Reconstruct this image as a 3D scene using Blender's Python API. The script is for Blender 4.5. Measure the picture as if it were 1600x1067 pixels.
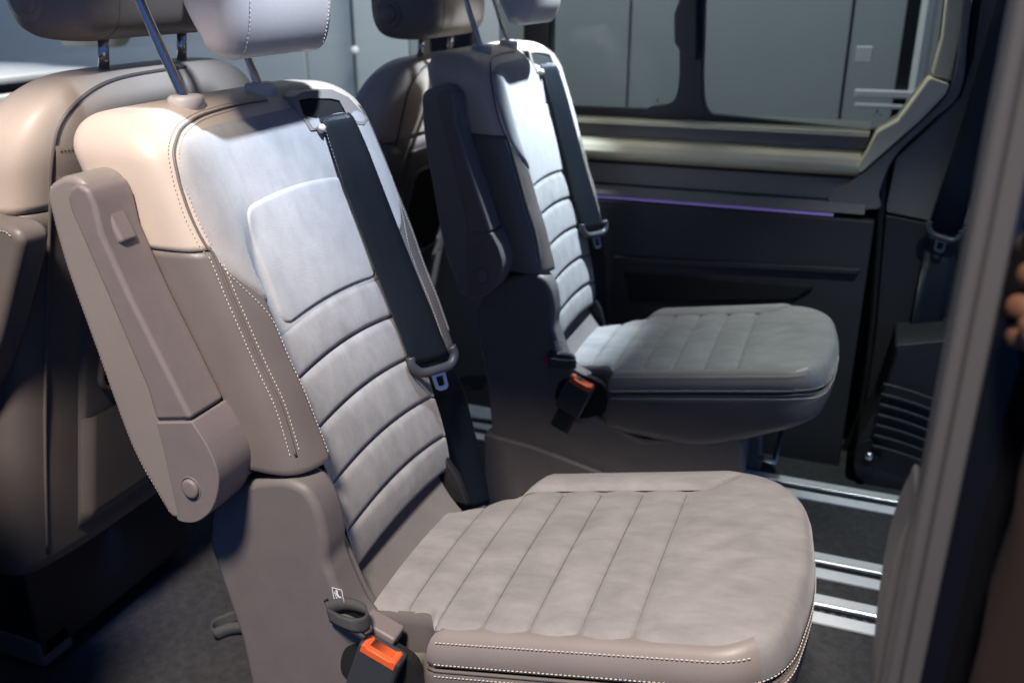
import bpy, bmesh, math, random
from mathutils import Vector, Matrix
random.seed(4)
sc = bpy.context.scene
for o in list(bpy.data.objects): bpy.data.objects.remove(o)
R = math.radians

# ------------------------------------------------------------------ camera
FPX = 1405.5
EX = Vector((0.9330, -0.1300, -0.3357)); EY = Vector((0.3600, 0.3500, 0.8650)); EX.normalize()
EY = (EY - EX*EX.dot(EY)).normalized(); EZ = -EX.cross(EY)      # camera frame (right, up, forward) is left handed
CAM = Vector((0, 0, 1.17))
right = Vector((EX[0], EY[0], EZ[0])); upv = Vector((EX[1], EY[1], EZ[1])); fwd = Vector((EX[2], EY[2], EZ[2]))
cd = bpy.data.cameras.new('camera'); cam = bpy.data.objects.new('camera', cd); sc.collection.objects.link(cam)
cam.matrix_world = Matrix(((right.x, upv.x, -fwd.x, CAM.x), (right.y, upv.y, -fwd.y, CAM.y), (right.z, upv.z, -fwd.z, CAM.z), (0, 0, 0, 1)))
cd.sensor_width = 36; cd.lens = FPX/1600*36; cd.clip_start = .02; cd.clip_end = 60
cd.dof.use_dof = True; cd.dof.focus_distance = 1.15; cd.dof.aperture_fstop = 4.5
sc.camera = cam

# ------------------------------------------------------------------ light
w = bpy.data.worlds.new('World'); sc.world = w; w.use_nodes = True
bg = w.node_tree.nodes['Background']; bg.inputs[0].default_value = (.17, .36, 1.0, 1); bg.inputs[1].default_value = .37
sc.view_settings.view_transform = 'Standard'; sc.view_settings.look = 'None'; sc.view_settings.exposure = 0; sc.view_settings.gamma = 1

def lamp(name, kind, loc, target, power, color, size=.1, spot=None, blend=.3):
    l = bpy.data.lights.new(name, kind); l.energy = power; l.color = color
    if kind == 'AREA': l.shape = 'DISK'; l.size = size
    else: l.shadow_soft_size = size
    if kind == 'SPOT': l.spot_size = R(spot); l.spot_blend = blend
    o = bpy.data.objects.new(name, l); sc.collection.objects.link(o); o.location = loc
    o.rotation_euler = (Vector(target)-Vector(loc)).to_track_quat('-Z', 'Y').to_euler()
    return o
# cool white LED reading lamps in the van roof, one in front of each seat
lamp('roof_lamp', 'SPOT', (-.46, .97, 1.70), (-.74, 1.08, 1.0), 86, (.66, .79, 1.0), .018, 44, .95)
lamp('roof_lamp', 'SPOT', (-.46, 2.22, 1.70), (-.70, 2.02, .92), 235, (.70, .85, 1.0), .012, 40, .6)
# warm hall spotlight that comes in through the open sliding door, under the edge of the roof
lamp('hall_spotlight', 'SPOT', (-.12, -1.0, 3.65), (-.50, .88, .64), 950, (1.0, .90, .815), .26, 31, .55)
# third-row roof lamp over the floor rails and the far wall trim
lamp('roof_lamp', 'SPOT', (.30, 1.66, 1.70), (.10, 1.90, .26), 50, (.88, 1.0, .97), .02, 52, .8)
# light in the hall outside the far windows and an added spot that brightens the dashboard
lamp('hall_wash', 'AREA', (-1.0, 2.9, 3.6), (-1.6, 4.2, 1.0), 150, (.97, 1.0, .98), 1.2)
lamp('dash_fill_spot', 'SPOT', (-1.85, .7, 3.0), (-2.4, 1.25, .95), 300, (1.0, .97, .92), .15, 34, .4)

# ------------------------------------------------------------------ helpers
def ray(px, py):
    d = Vector((px-800, 533.5-py, FPX)); return Vector((EX.dot(d), EY.dot(d), EZ.dot(d)))
def ony(px, py, y):
    d = ray(px, py); return CAM + d*(y/d.y)
def onz(px, py, z):
    d = ray(px, py); return CAM + d*((z-CAM.z)/d.z)
def xz(pts, y): return [(q.x, q.z) for q in (ony(a, b, y) for a, b in pts)]

COL = sc.collection
ORG = Vector((0, 0, 0))
def setorg(v):
    global ORG; ORG = Vector(v)
def link(name, me, mat, parent=None, smooth=True):
    o = bpy.data.objects.new(name, me); COL.objects.link(o)
    if mat is not None: me.materials.append(mat)
    if parent is not None: o.parent = parent
    if smooth: me.shade_smooth()
    return o
def mesh(name, verts, faces, mat, parent=None, smooth=True):
    me = bpy.data.meshes.new(name); me.from_pydata([tuple(Vector(v)-ORG) for v in verts], [], faces)
    bm = bmesh.new(); bm.from_mesh(me); bmesh.ops.recalc_face_normals(bm, faces=bm.faces); bm.to_mesh(me); bm.free()
    return link(name, me, mat, parent, smooth)
def empty(name, loc):
    o = bpy.data.objects.new(name, None); COL.objects.link(o); o.location = loc; o.empty_display_size = .05; return o
def tag(o, label=None, cat=None, group=None, kind=None):
    if label: o['label'] = label
    if cat: o['category'] = cat
    if group: o['group'] = group
    if kind: o['kind'] = kind
    return o
def bevel(o, wd, seg=3, ang=35):
    m = o.modifiers.new('bevel', 'BEVEL'); m.width = wd; m.segments = seg; m.limit_method = 'ANGLE'; m.angle_limit = R(ang); m.harden_normals = True
    return o
def spline(pts, n=8, closed=False):
    pts = [Vector(p) for p in pts]; N = len(pts); out = []
    rng = N if closed else N-1
    for i in range(rng):
        g = lambda k: pts[k % N] if closed else pts[max(0, min(N-1, k))]
        p0, p1, p2, p3 = g(i-1), g(i), g(i+1), g(i+2)
        for k in range(n):
            t = k/n
            out.append(.5*((2*p1)+(p2-p0)*t+(2*p0-5*p1+4*p2-p3)*t*t+(3*p1-p0-3*p2+p3)*t**3))
    if not closed: out.append(pts[-1])
    return out
def extr(name, poly, y0, y1, mat, parent=None, bw=0, seg=3, smooth=True, ang=35):
    """polygon in (x,z) extruded along y"""
    n = len(poly); V = [(p[0], y0, p[1]) for p in poly]+[(p[0], y1, p[1]) for p in poly]
    F = [tuple(range(n)), tuple(range(2*n-1, n-1, -1))]+[(i, (i+1) % n, n+(i+1) % n, n+i) for i in range(n)]
    o = mesh(name, V, F, mat, parent, smooth)
    if bw: bevel(o, bw, seg, ang)
    elif smooth: o.data.shade_flat()
    return o
def extx(name, poly, x0, x1, mat, parent=None, bw=0, seg=3):
    """polygon in (y,z) extruded along x"""
    n = len(poly); V = [(x0, p[0], p[1]) for p in poly]+[(x1, p[0], p[1]) for p in poly]
    F = [tuple(range(n)), tuple(range(2*n-1, n-1, -1))]+[(i, (i+1) % n, n+(i+1) % n, n+i) for i in range(n)]
    o = mesh(name, V, F, mat, parent)
    if bw: bevel(o, bw, seg)
    else: o.data.shade_flat()
    return o
def box(name, c, s, mat, parent=None, bw=.003, rot=None, seg=3):
    V = []
    M = rot if rot is not None else Matrix.Identity(3)
    for dx in (-.5, .5):
        for dy in (-.5, .5):
            for dz in (-.5, .5): V.append(Vector(c)+M @ Vector((dx*s[0], dy*s[1], dz*s[2])))
    F = [(0, 1, 3, 2), (4, 6, 7, 5), (0, 4, 5, 1), (2, 3, 7, 6), (0, 2, 6, 4), (1, 5, 7, 3)]
    o = mesh(name, V, F, mat, parent)
    if bw: bevel(o, bw, seg)
    else: o.data.shade_flat()
    return o
def grid(name, fn, us, vs, mat, parent=None):
    V = [fn(u, v) for u in us for v in vs]; nv = len(vs)
    F = [(i*nv+j, (i+1)*nv+j, (i+1)*nv+j+1, i*nv+j+1) for i in range(len(us)-1) for j in range(nv-1)]
    return mesh(name, V, F, mat, parent)
def loft(name, rings, mat, parent=None, cap0=False, cap1=False):
    n = len(rings[0]); V = [p for r in rings for p in r]; F = []
    for i in range(len(rings)-1):
        for j in range(n):
            F.append((i*n+j, i*n+(j+1) % n, (i+1)*n+(j+1) % n, (i+1)*n+j))
    if cap0: F.append(tuple(range(n)))
    if cap1: F.append(tuple((len(rings)-1)*n+j for j in range(n)))
    return mesh(name, V, F, mat, parent)
def tube_geo(path, r, n=10, closed=False):
    path = [Vector(p) for p in path]; V = []; F = []; N = len(path)
    nrm = None
    for i, p in enumerate(path):
        a = path[(i-1) % N] if (closed or i > 0) else p; b = path[(i+1) % N] if (closed or i < N-1) else p
        t = (b-a).normalized()
        if nrm is None: nrm = t.orthogonal().normalized()
        nrm = (nrm-t*t.dot(nrm)).normalized(); bn = t.cross(nrm)
        rr = r[i] if isinstance(r, (list, tuple)) else r
        for k in range(n): V.append(p+(nrm*math.cos(2*math.pi*k/n)+bn*math.sin(2*math.pi*k/n))*rr)
    for i in range(N if closed else N-1):
        for k in range(n): F.append((i*n+k, i*n+(k+1) % n, ((i+1) % N)*n+(k+1) % n, ((i+1) % N)*n+k))
    if not closed: F += [tuple(range(n)), tuple((N-1)*n+k for k in range(n))]
    return V, F
def tube(name, path, r, mat, parent=None, n=10, closed=False):
    V, F = tube_geo(path, r, n, closed); return mesh(name, V, F, mat, parent)
def resample(path, step):
    path = [Vector(p) for p in path]; out = [path[0]]; need = step
    for a, b in zip(path, path[1:]):
        L = (b-a).length; pos = 0
        while L-pos >= need:
            pos += need; out.append(a+(b-a)*(pos/L)); need = step
        need -= L-pos
    return out
def stitches(name, paths, mat, parent, pitch=.0052, ln=.0040, wd=.00095):
    V = []; F = []
    for path in paths:
        q = resample(path, pitch)
        for a, b in zip(q, q[1:]):
            t = (b-a).normalized(); c = (a+b)/2
            n1 = t.orthogonal().normalized(); n2 = t.cross(n1); k = len(V)
            V.append(c-t*ln/2); V.append(c+t*ln/2)
            for sgn in (-.34, .34):
                for ang in range(5):
                    V.append(c+t*ln*sgn+(n1*math.cos(ang*math.pi*.4)+n2*math.sin(ang*math.pi*.4))*wd*.55)
            for j in range(5):
                jn = (j+1) % 5
                F += [(k, k+2+jn, k+2+j), (k+1, k+7+j, k+7+jn), (k+2+j, k+2+jn, k+7+jn, k+7+j)]
    o = mesh(name, V, F, mat, parent); o['kind'] = 'stuff'; return o
def ribbon(name, edges, th, mat, parent=None):
    """edges: list of (left, right) points; thick strip"""
    V = []; F = []
    N = len(edges)
    for i, (a, b) in enumerate(edges):
        a0, b0 = edges[max(0, i-1)]; a1, b1 = edges[min(N-1, i+1)]
        t = ((a1+b1)-(a0+b0)).normalized(); n = t.cross((b-a).normalized()).normalized()*th/2
        V += [a+n, a*.75+b*.25+n*1.25, a*.25+b*.75+n*1.25, b+n, b-n, a-n]
    for i in range(N-1):
        for k in range(6): F.append((i*6+k, i*6+(k+1) % 6, (i+1)*6+(k+1) % 6, (i+1)*6+k))
    F += [tuple(range(6)), tuple((N-1)*6+k for k in range(6))]
    return mesh(name, V, F, mat, parent)
def lin(a, b, n): return [a+(b-a)*i/(n-1) for i in range(n)]
def interp(tab, z):
    if z <= tab[0][0]:
        (a, b), (c, d) = tab[0], tab[1]; return b+(d-b)*(z-a)/(c-a)
    for (a, b), (c, d) in zip(tab, tab[1:]):
        if z <= c: return b+(d-b)*(z-a)/(c-a)
    (a, b), (c, d) = tab[-2], tab[-1]; return b+(d-b)*(z-a)/(c-a)
def sstep(a, b, x):
    t = max(0, min(1, (x-a)/(b-a))); return t*t*(3-2*t)

# ------------------------------------------------------------------ materials
def nodes(name):
    m = bpy.data.materials.new(name); m.use_nodes = True; nt = m.node_tree
    return m, nt, nt.nodes['Principled BSDF']
def principled(name, col, rough=.5, metal=0, bump=None, sheen=0, spec=.5, mottle=None, bump2=None, coat=0):
    """bump / bump2 = (texture, scale, strength, distance); mottle = (scale, amount)"""
    m, nt, b = nodes(name); N = nt.nodes; L = nt.links
    b.inputs['Base Color'].default_value = (*col, 1); b.inputs['Roughness'].default_value = rough; b.inputs['Metallic'].default_value = metal
    b.inputs['Specular IOR Level'].default_value = spec
    if sheen: b.inputs['Sheen Weight'].default_value = sheen; b.inputs['Sheen Roughness'].default_value = .4; b.inputs['Sheen Tint'].default_value = (.9, .88, .86, 1)
    if coat: b.inputs['Coat Weight'].default_value = coat; b.inputs['Coat Roughness'].default_value = .05
    tc = N.new('ShaderNodeTexCoord')
    if mottle:
        t = N.new('ShaderNodeTexNoise'); t.inputs['Scale'].default_value = mottle[0]; t.inputs['Detail'].default_value = 6; t.inputs['Roughness'].default_value = .62
        t.inputs['Distortion'].default_value = mottle[2] if len(mottle) > 2 else .4
        mp = N.new('ShaderNodeMapping'); mp.inputs['Rotation'].default_value = (.3, .2, .9); mp.inputs['Scale'].default_value = (1, 2.6, 1.6) if len(mottle) > 2 else (1, 1, 1)
        L.new(tc.outputs['Object'], mp.inputs['Vector']); L.new(mp.outputs[0], t.inputs['Vector'])
        r = N.new('ShaderNodeMapRange'); r.inputs['From Min'].default_value = .3; r.inputs['From Max'].default_value = .7
        r.inputs['To Min'].default_value = 1-mottle[1]; r.inputs['To Max'].default_value = 1+mottle[1]
        L.new(t.outputs['Fac'], r.inputs['Value'])
        mx = N.new('ShaderNodeVectorMath'); mx.operation = 'SCALE'; mx.inputs[0].default_value = col
        L.new(r.outputs[0], mx.inputs['Scale']); L.new(mx.outputs[0], b.inputs['Base Color'])
    prev = None
    for bp in (bump, bump2):
        if not bp: continue
        kind, scale, st, dist = bp
        if kind == 'vor':
            t = N.new('ShaderNodeTexVoronoi'); t.feature = 'DISTANCE_TO_EDGE'; out = t.outputs['Distance']
        elif kind == 'wave':
            t = N.new('ShaderNodeTexWave'); t.wave_type = 'BANDS'; t.bands_direction = 'DIAGONAL'; t.inputs['Distortion'].default_value = .3; out = t.outputs['Fac']
        else:
            t = N.new('ShaderNodeTexNoise'); t.inputs['Detail'].default_value = 4; out = t.outputs['Fac']
        t.inputs['Scale'].default_value = scale; L.new(tc.outputs['Object'], t.inputs['Vector'])
        bn = N.new('ShaderNodeBump'); bn.inputs['Strength'].default_value = st; bn.inputs['Distance'].default_value = dist
        L.new(out, bn.inputs['Height'])
        if prev: L.new(prev, bn.inputs['Normal'])
        prev = bn.outputs['Normal']
    if prev: L.new(prev, b.inputs['Normal'])
    return m
BEIGE = principled('beige_leather', (.58, .475, .385), .46, bump=('vor', 420, .3, .0006), mottle=(9, .04), bump2=('noise', 14, .12, .004))
TAUPE = principled('taupe_leather', (.165, .138, .122), .44, bump=('vor', 420, .3, .0006), mottle=(9, .06), bump2=('noise', 14, .12, .004))
PADL = principled('light_taupe_leather', (.245, .210, .187), .45, bump=('vor', 420, .3, .0006), mottle=(10, .05))
SUEDE = principled('grey_suede', (.275, .258, .246), .95, spec=.1, sheen=.3, bump=('noise', 700, .5, .0012), mottle=(13, .17, .3), bump2=('noise', 24, .2, .007))
SUEDEB = principled('pale_grey_suede', (.37, .352, .338), .95, spec=.1, sheen=.3, bump=('noise', 700, .5, .0012), mottle=(13, .09, .3), bump2=('noise', 20, .16, .007))
FLAPM = principled('brown_grey_fabric', (.17, .152, .140), .9, spec=.15, bump=('noise', 500, .5, .0012), mottle=(16, .1))
MESHF = principled('grey_side_fabric', (.15, .13, .125), .9, spec=.2, bump=('vor', 900, .6, .001))
PLAST = principled('taupe_plastic', (.195, .160, .152), .50, bump=('noise', 600, .3, .0008), mottle=(40, .05))
PLASTD = principled('dark_taupe_plastic', (.155, .135, .128), .55, bump=('noise', 600, .3, .0008), mottle=(30, .06))
BLACKP = principled('black_plastic', (.018, .018, .02), .45, bump=('noise', 700, .2, .0005))
RUBBER = principled('black_rubber', (.008, .008, .008), .6)
VOIDM = principled('recess_shade', (.006, .006, .006), .9)  # near-black that stands in for the shade inside slots, pockets and recesses
CHROME = principled('chrome', (.52, .49, .48), .16, 1)
STEEL = principled('steel', (.55, .56, .58), .3, 1, bump=('noise', 300, .1, .0005))
ALU = principled('anodised_aluminium', (.80, .81, .82), .42, .25, bump=('noise', 260, .12, .0006), mottle=(60, .06))
BELT = principled('black_webbing', (.009, .012, .017), .40, spec=.5, bump=('wave', 170, .8, .0016))
STRAP = principled('grey_webbing', (.075, .075, .073), .6, bump=('wave', 420, .7, .001))
THREAD = principled('cream_thread', (.66, .59, .51), .7)
THREADD = principled('taupe_thread', (.3, .26, .23), .7)
ORANGE = principled('orange_red_plastic', (.85, .13, .035), .38)
CREAM = principled('cream_trim', (.62, .565, .40), .7, bump=('noise', 500, .2, .0008), mottle=(6, .04))
GREYT = principled('grey_trim', (.155, .145, .135), .6, bump=('noise', 500, .25, .0008), mottle=(8, .05))
DARKT = principled('charcoal_trim', (.018, .018, .021), .62, bump=('noise', 420, .3, .001), mottle=(8, .08))
CARPET = principled('dark_carpet', (.055, .054, .056), .95, spec=.1, bump=('noise', 700, .8, .003), mottle=(60, .25))
WHITE = principled('white_print', (.85, .85, .83), .6)
HALLG = principled('grey_hall_panel', (.33, .36, .36), .8, mottle=(.8, .06))
HALLL = principled('pale_hall_panel', (.52, .56, .56), .8, mottle=(.8, .05))
HALLD = principled('dark_hall_panel', (.12, .14, .145), .8)
DASH = principled('bright_white', (.78, .77, .74), .5)  # on the dashboard this white stands in for light falling there
PILLAR = principled('grey_door_trim', (.085, .080, .076), .5, bump=('noise', 500, .2, .0008))
BLKPAINT = principled('black_door_paint', (.006, .006, .007), .12, coat=1)
RED = principled('red_plastic', (.6, .02, .05), .4)
SKIN = principled('skin', (.15, .068, .036), .55, bump=('noise', 90, .25, .002))
BROWN = principled('brown_sleeve_cloth', (.020, .008, .004), .9, bump=('noise', 500, .4, .001))

def glassmat(name, tint, gl=.06):
    m, nt, b = nodes(name); N = nt.nodes; L = nt.links; N.remove(b)
    t = N.new('ShaderNodeBsdfTransparent'); t.inputs[0].default_value = (*tint, 1)
    g = N.new('ShaderNodeBsdfGlossy'); g.inputs['Roughness'].default_value = .02
    f = N.new('ShaderNodeFresnel'); f.inputs[0].default_value = 1.18
    mx = N.new('ShaderNodeMixShader'); L.new(f.outputs[0], mx.inputs[0]); L.new(t.outputs[0], mx.inputs[1]); L.new(g.outputs[0], mx.inputs[2])
    L.new(mx.outputs[0], N['Material Output'].inputs[0]); return m
TINT = glassmat('tinted_glass', (.62, .65, .645)); CLEAR = glassmat('clear_glass', (.93, .95, .95))
def emit(name, col, s):
    m, nt, b = nodes(name); b.inputs['Base Color'].default_value = (*col, 1); b.inputs['Emission Color'].default_value = (*col, 1); b.inputs['Emission Strength'].default_value = s; return m
PURPLE = emit('violet_light_guide', (.34, .24, .66), .11)
BLUEL = emit('blue_light_guide', (.05, .15, .9), .5)

# ================================================================== the van: floor, rails, walls
WY = 2.33
floor = mesh('floor', [(-4, .2, 0), (2.5, .2, 0), (2.5, 2.6, 0), (-4, 2.6, 0)], [(0, 1, 2, 3)], CARPET, None, False); tag(floor, kind='structure')

def rail(y, label, x0=-2.0, x1=1.6, teeth=False):
    t = empty('floor_rail', (0, y, 0)); setorg((0, y, 0)); tag(t, label, 'rail', 'aluminium rails let into the floor')
    wd = .052
    extx('flange', [(y+.012, .002), (y+.045, .002), (y+.045, .006), (y+.012, .008)], x0, x1, ALU, t)
    extx('rail_lip', [(y+.001, .004), (y+.012, .004), (y+.012, .012), (y+.008, .014), (y+.003, .012)], x0, x1, STEEL, t, .002)
    extx('rail_slot', [(y-.016, .0015), (y+.001, .0015), (y+.001, .003), (y-.016, .003)], x0, x1, VOIDM, t)
    extx('flange', [(y-.046, .002), (y-.016, .002), (y-.016, .008), (y-.046, .006)], x0, x1, ALU, t)
    if teeth:
        V = []; F = []
        x = -.6
        while x < .5:
            k = len(V)
            for dx in (0, .009):
                for yy in (y-.017, y-.009):
                    for zz in (.003, .007): V.append((x+dx, yy, zz))
            F += [tuple(k+i for i in f) for f in [(0, 1, 3, 2), (4, 6, 7, 5), (0, 4, 5, 1), (2, 3, 7, 6), (0, 2, 6, 4), (1, 5, 7, 3)]]
            x += .02
        o = mesh('slot_teeth', V, F, STEEL, t, False); o['kind'] = 'stuff'
    setorg((0, 0, 0)); return t
rail(2.045, 'pale aluminium floor rail running under the rear seat beside the dark wall panel')
rail(1.735, 'aluminium floor rail in the middle, just behind the toothed rail')
rail(1.585, 'aluminium floor rail with a toothed slot, nearest of the three to the front seat cushion', teeth=True)

# far side wall of the van
wall = extx('side_wall', [(2.60, -.02), (2.20, -.02), (2.205, .10), (2.235, .30), (2.25, .55), (2.262, .632), (2.60, .632)], -2.2, .050, DARKT, None, .006); tag(wall, kind='structure')
extx('ambient_light_strip', [(2.263, .6355), (2.30, .6355), (2.30, .6405), (2.265, .6405)], -1.4, -.045, PURPLE, wall)
extx('upper_wall_panel', [(2.262, .6440), (2.60, .6440), (2.60, .668), (2.272, .668)], -2.2, .025, GREYT, wall, .003)
extx('insert_panel', [(2.285, .671), (2.60, .671), (2.60, .722), (2.292, .722)], -2.2, .0, GREYT, wall, .003)
extx('window_ledge', [(2.268, .742), (2.262, .756), (2.272, .775), (2.300, .786), (2.60, .786), (2.60, .728), (2.30, .728)], -2.2, .002, CREAM, wall, .006)
extx('ledge_recess', [(2.318, .7885), (2.60, .7885), (2.60, .818), (2.322, .818)], -2.2, .012, GREYT, wall)
extx('sill_strip', [(2.300, .8205), (2.37, .8205), (2.37, .832), (2.304, .832)], -2.2, .012, CREAM, wall, .003)
# near-black plate for the shaded inside of a pocket in the lower panel
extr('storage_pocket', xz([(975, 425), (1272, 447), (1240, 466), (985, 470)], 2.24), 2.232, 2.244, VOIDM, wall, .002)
extr('pocket_rim', xz([(960, 400), (1345, 420), (1340, 428), (960, 410)], 2.24), 2.234, 2.246, DARKT, wall, .003)

rf = extx('unseen_roof', [(.52, 1.64), (.50, 1.70), (.56, 1.76), (2.40, 1.76), (2.44, 1.70), (2.40, 1.80), (.50, 1.80), (.44, 1.70)], -1.60, .9, GREYT, None); tag(rf, kind='structure')  # out of view; added to keep the hall light off the rear seat
box('wall_core', (-.9, 2.48, .40), (3.6, .12, .80), DARKT, wall, 0)
# window frame and panes
FR = 2.375
frame = extr('window_frame', xz([(800, 162), (1050, 172), (1380, 206), (1380, 222), (1040, 198), (800, 186)], FR), FR-.01, FR+.03, BLACKP, wall, .006)
lp = spline([Vector((a, b, 0)) for a, b in [(1063, -60), (1063, 60), (1062, 130), (1050, 160), (1010, 170), (1010, 200), (1180, 212), (1180, 196), (1130, 186), (1104, 168), (1099, 120), (1101, 60), (1104, -60)]], 4)
extr('window_divider', xz([(p.x, p.y) for p in lp], FR), FR-.016, FR+.02, BLACKP, wall, .004)
extr('window_latch', xz([(1056, 22), (1064, 0), (1064, -30), (1092, -30), (1092, 95), (1075, 92), (1066, 80), (1056, 66)], FR-.02), FR-.045, FR-.018, BLACKP, wall, .006)
rp = [Vector((a, b, 0)) for a, b in [(1300, 200), (1360, 203), (1400, 185), (1445, 140), (1462, 95), (1470, 40), (1482, -60)]]
rp2 = [Vector((a, b, 0)) for a, b in [(1500, -60), (1487, 40), (1476, 105), (1455, 150), (1405, 200), (1365, 217), (1300, 213)]]
extr('window_seal', xz([(p.x, p.y) for p in spline(rp, 5)+spline(rp2, 5)], FR-.005), FR-.012, FR+.02, RUBBER, wall, .003)
extr('window_pane', xz([(780, -80), (1084, -80), (1084, 188), (780, 176)], FR+.012), FR+.010, FR+.014, TINT, wall)
extr('window_pane', xz([(1088, -80), (1490, -80), (1474, 110), (1400, 200), (1365, 212), (1088, 196)], FR+.012), FR+.010, FR+.014, TINT, wall)
def mark(px, py):
    V = []; F = []
    a = ony(px, py, FR+.006)
    tri = [(-.004, 0), (0, .012), (.004, 0), (.002, 0), (0, .007), (-.002, 0)]
    bars = [(.006, -.004), (.012, -.004), (.012, -.002), (.006, -.002)]
    for poly in (tri, [(x+.0, z) for x, z in bars], [(-.009+x*.4, z-.001) for x, z in bars]):
        k = len(V); V += [(a.x+x, a.y, a.z+z) for x, z in poly]; F.append(tuple(range(k, len(V))))
    mesh('glazing_mark', V, F, RUBBER, wall, False)
mark(1027, 160); mark(1370, 178)

# slanted cream trim at the rear end of the window, grey trim behind it, seal and quarter panel
PY = 2.335
extr('slanted_trim', xz([(1354, 236), (1370, 205), (1402, 188), (1452, 121), (1484, 131), (1478, 146), (1440, 186), (1345, 270), (1336, 262)], 2.275), 2.262, PY+.05, CREAM, wall, .006)
extr('pillar_trim', xz([(1456, 118), (1472, 60), (1486, -60), (1520, -60), (1506, 30), (1486, 128)], 2.30), 2.29, PY+.05, CREAM, wall, .005)
extr('pillar_return', xz([(p.x, p.y) for p in spline([Vector((a, b, 0)) for a, b in [(1508, -60), (1502, 30), (1486, 132), (1440, 188), (1345, 272), (1320, 288), (1300, 296), (1300, 322), (1372, 326), (1374, 300), (1398, 245), (1452, 192), (1500, 145), (1512, 60), (1524, -60)]], 4)], 2.28), 2.272, PY+.05, GREYT, wall, .004)
sealp = [ony(a, b, 2.30) for a, b in [(1535, -60), (1522, 30), (1508, 125), (1490, 160), (1440, 200), (1402, 236), (1384, 262), (1378, 310), (1372, 400), (1362, 520), (1345, 640), (1320, 700), (1290, 722)]]
tag(tube('door_seal', spline(sealp, 6), .0095, RUBBER, None, 10), 'black rubber seal curving down between window trim and rear quarter panel', 'seal')
q = empty('quarter_panel', (0.05, 2.3, 0)); setorg((.05, 2.3, 0)); tag(q, 'dark rear quarter trim panel right of the rubber seal', 'trim panel')
up = xz([(1540, -60), (1520, 90), (1500, 150), (1445, 205), (1400, 245), (1385, 320), (1385, 331), (1480, 350), (1640, 350), (1680, -60)], 2.30)
extr('upper_panel', up, 2.29, 2.36, GREYT, q, .004)
lo = xz([(1384, 334), (1480, 353), (1700, 353), (1700, 900), (1330, 800), (1330, 720), (1350, 640), (1368, 520), (1378, 400)], 2.30)
extr('lower_panel', lo, 2.285, 2.36, DARKT, q, .004)
extr('catch_plate', xz([(1518, 300), (1535, 296), (1548, 300), (1545, 318), (1528, 318), (1520, 310)], 2.28), 2.276, 2.288, STEEL, q, .003)
setorg((0, 0, 0))

# wheel arch cover with ribs
wa = empty('wheel_arch_cover', (.3, 2.1, 0)); setorg((.3, 2.1, 0)); tag(wa, 'dark ribbed wheel arch cover with a round bolt beside the grey door trim', 'wheel arch')
prof = [(1340, 690), (1334, 720), (1340, 750), (1385, 775), (1450, 800), (1600, 840), (1640, 560), (1420, 540), (1400, 560), (1380, 620), (1352, 670)]
extr('cover', [(p.x, p.y) for p in spline([Vector((a, b, 0)) for a, b in xz(prof, 2.12)], 4, True)], 2.13, 2.29, DARKT, wa, .02, 4)
for i in range(7):
    a = [ony(1362+3*(6-i)+dx, 600+i*16+dx*.22+dx*dx*.0012, 2.115) for dx in (0, 20, 45, 75, 110, 150)]
    tube('rib', spline(a, 3), .0042, DARKT, wa, 8)
c = ony(1357, 714, 2.10)
extr('bolt_recess', [(c.x+.03*math.cos(t)*1.0, c.z+.036*math.sin(t)) for t in lin(0, 5.9, 20)], 2.118, 2.128, VOIDM, wa)
tube('bolt', [c, c+Vector((.002, .02, 0))], .009, STEEL, wa, 14)
setorg((0, 0, 0))

# rear belt hanging on the quarter panel
rb = empty('rear_seat_belt', (.15, 2.27, .5)); setorg((.15, 2.27, .5)); tag(rb, 'black seat belt with metal tongue hanging on the rear quarter panel', 'seat belt')
ribbon('webbing', [(ony(a, b, y), ony(c2, d, y)) for a, b, c2, d, y in [(1568, -40, 1625, -10, 2.24), (1540, 60, 1590, 70, 2.25), (1500, 200, 1552, 215, 2.255), (1452, 352, 1500, 364, 2.26)]], .003, BELT, rb)
ribbon('lower_webbing', [(ony(a, b, y), ony(c2, d, y)) for a, b, c2, d, y in [(1452, 360, 1498, 372, 2.268), (1430, 470, 1478, 480, 2.268), (1400, 620, 1448, 632, 2.262)]], .003, BELT, rb)
def tongue(pl, pr, dn, parent, s=1.0):
    """grip between two points with a metal tongue pointing along dn"""
    pl = Vector(pl); pr = Vector(pr); dn = Vector(dn).normalized(); ax = (pr-pl); L = ax.length; ax.normalize(); nn = ax.cross(dn).normalized()
    mid = (pl+pr)/2
    M = Matrix((ax, dn, nn)).transposed()
    pth = spline([pl-dn*.016*s-ax*.002, pl-dn*.002*s-ax*.003, pl+dn*.012*s+ax*.010*s, mid+dn*.014*s, pr+dn*.012*s-ax*.010*s, pr-dn*.002*s+ax*.003, pr-dn*.016*s+ax*.002], 5)
    tube('tongue_grip', pth, .0075*s, BLACKP if s < .99 else GRIPM, parent, 12)
    fr = [(-.013, .018), (.013, .018), (.0115, .044), (.006, .049), (-.006, .049), (-.0115, .044)]
    hole = [(-.007, .025), (.007, .025), (.0065, .040), (.003, .042), (-.003, .042), (-.0065, .040)]
    V = []; F = []
    for zz in (-.0016, .0016):
        for pts in (fr, hole):
            for a, b in pts: V.append(mid+ax*a*s+dn*b*s+nn*zz*s)
    n = 6
    for i in range(n):
        j = (i+1) % n
        F += [(i, j, n+j, n+i), (2*n+i, 3*n+i, 3*n+j, 2*n+j), (i, 2*n+i, 2*n+j, j), (n+i, n+j, 3*n+j, 3*n+i)]
    o = mesh('tongue', V, F, STEEL, parent, False)
GRIPM = principled('charcoal_plastic', (.045, .048, .055), .42, bump=('noise', 700, .2, .0004))
tongue(ony(1452, 356, 2.25), ony(1498, 370, 2.25), ony(1464, 400, 2.25)-ony(1475, 362, 2.25), rb, .99)
setorg((0, 0, 0))

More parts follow.
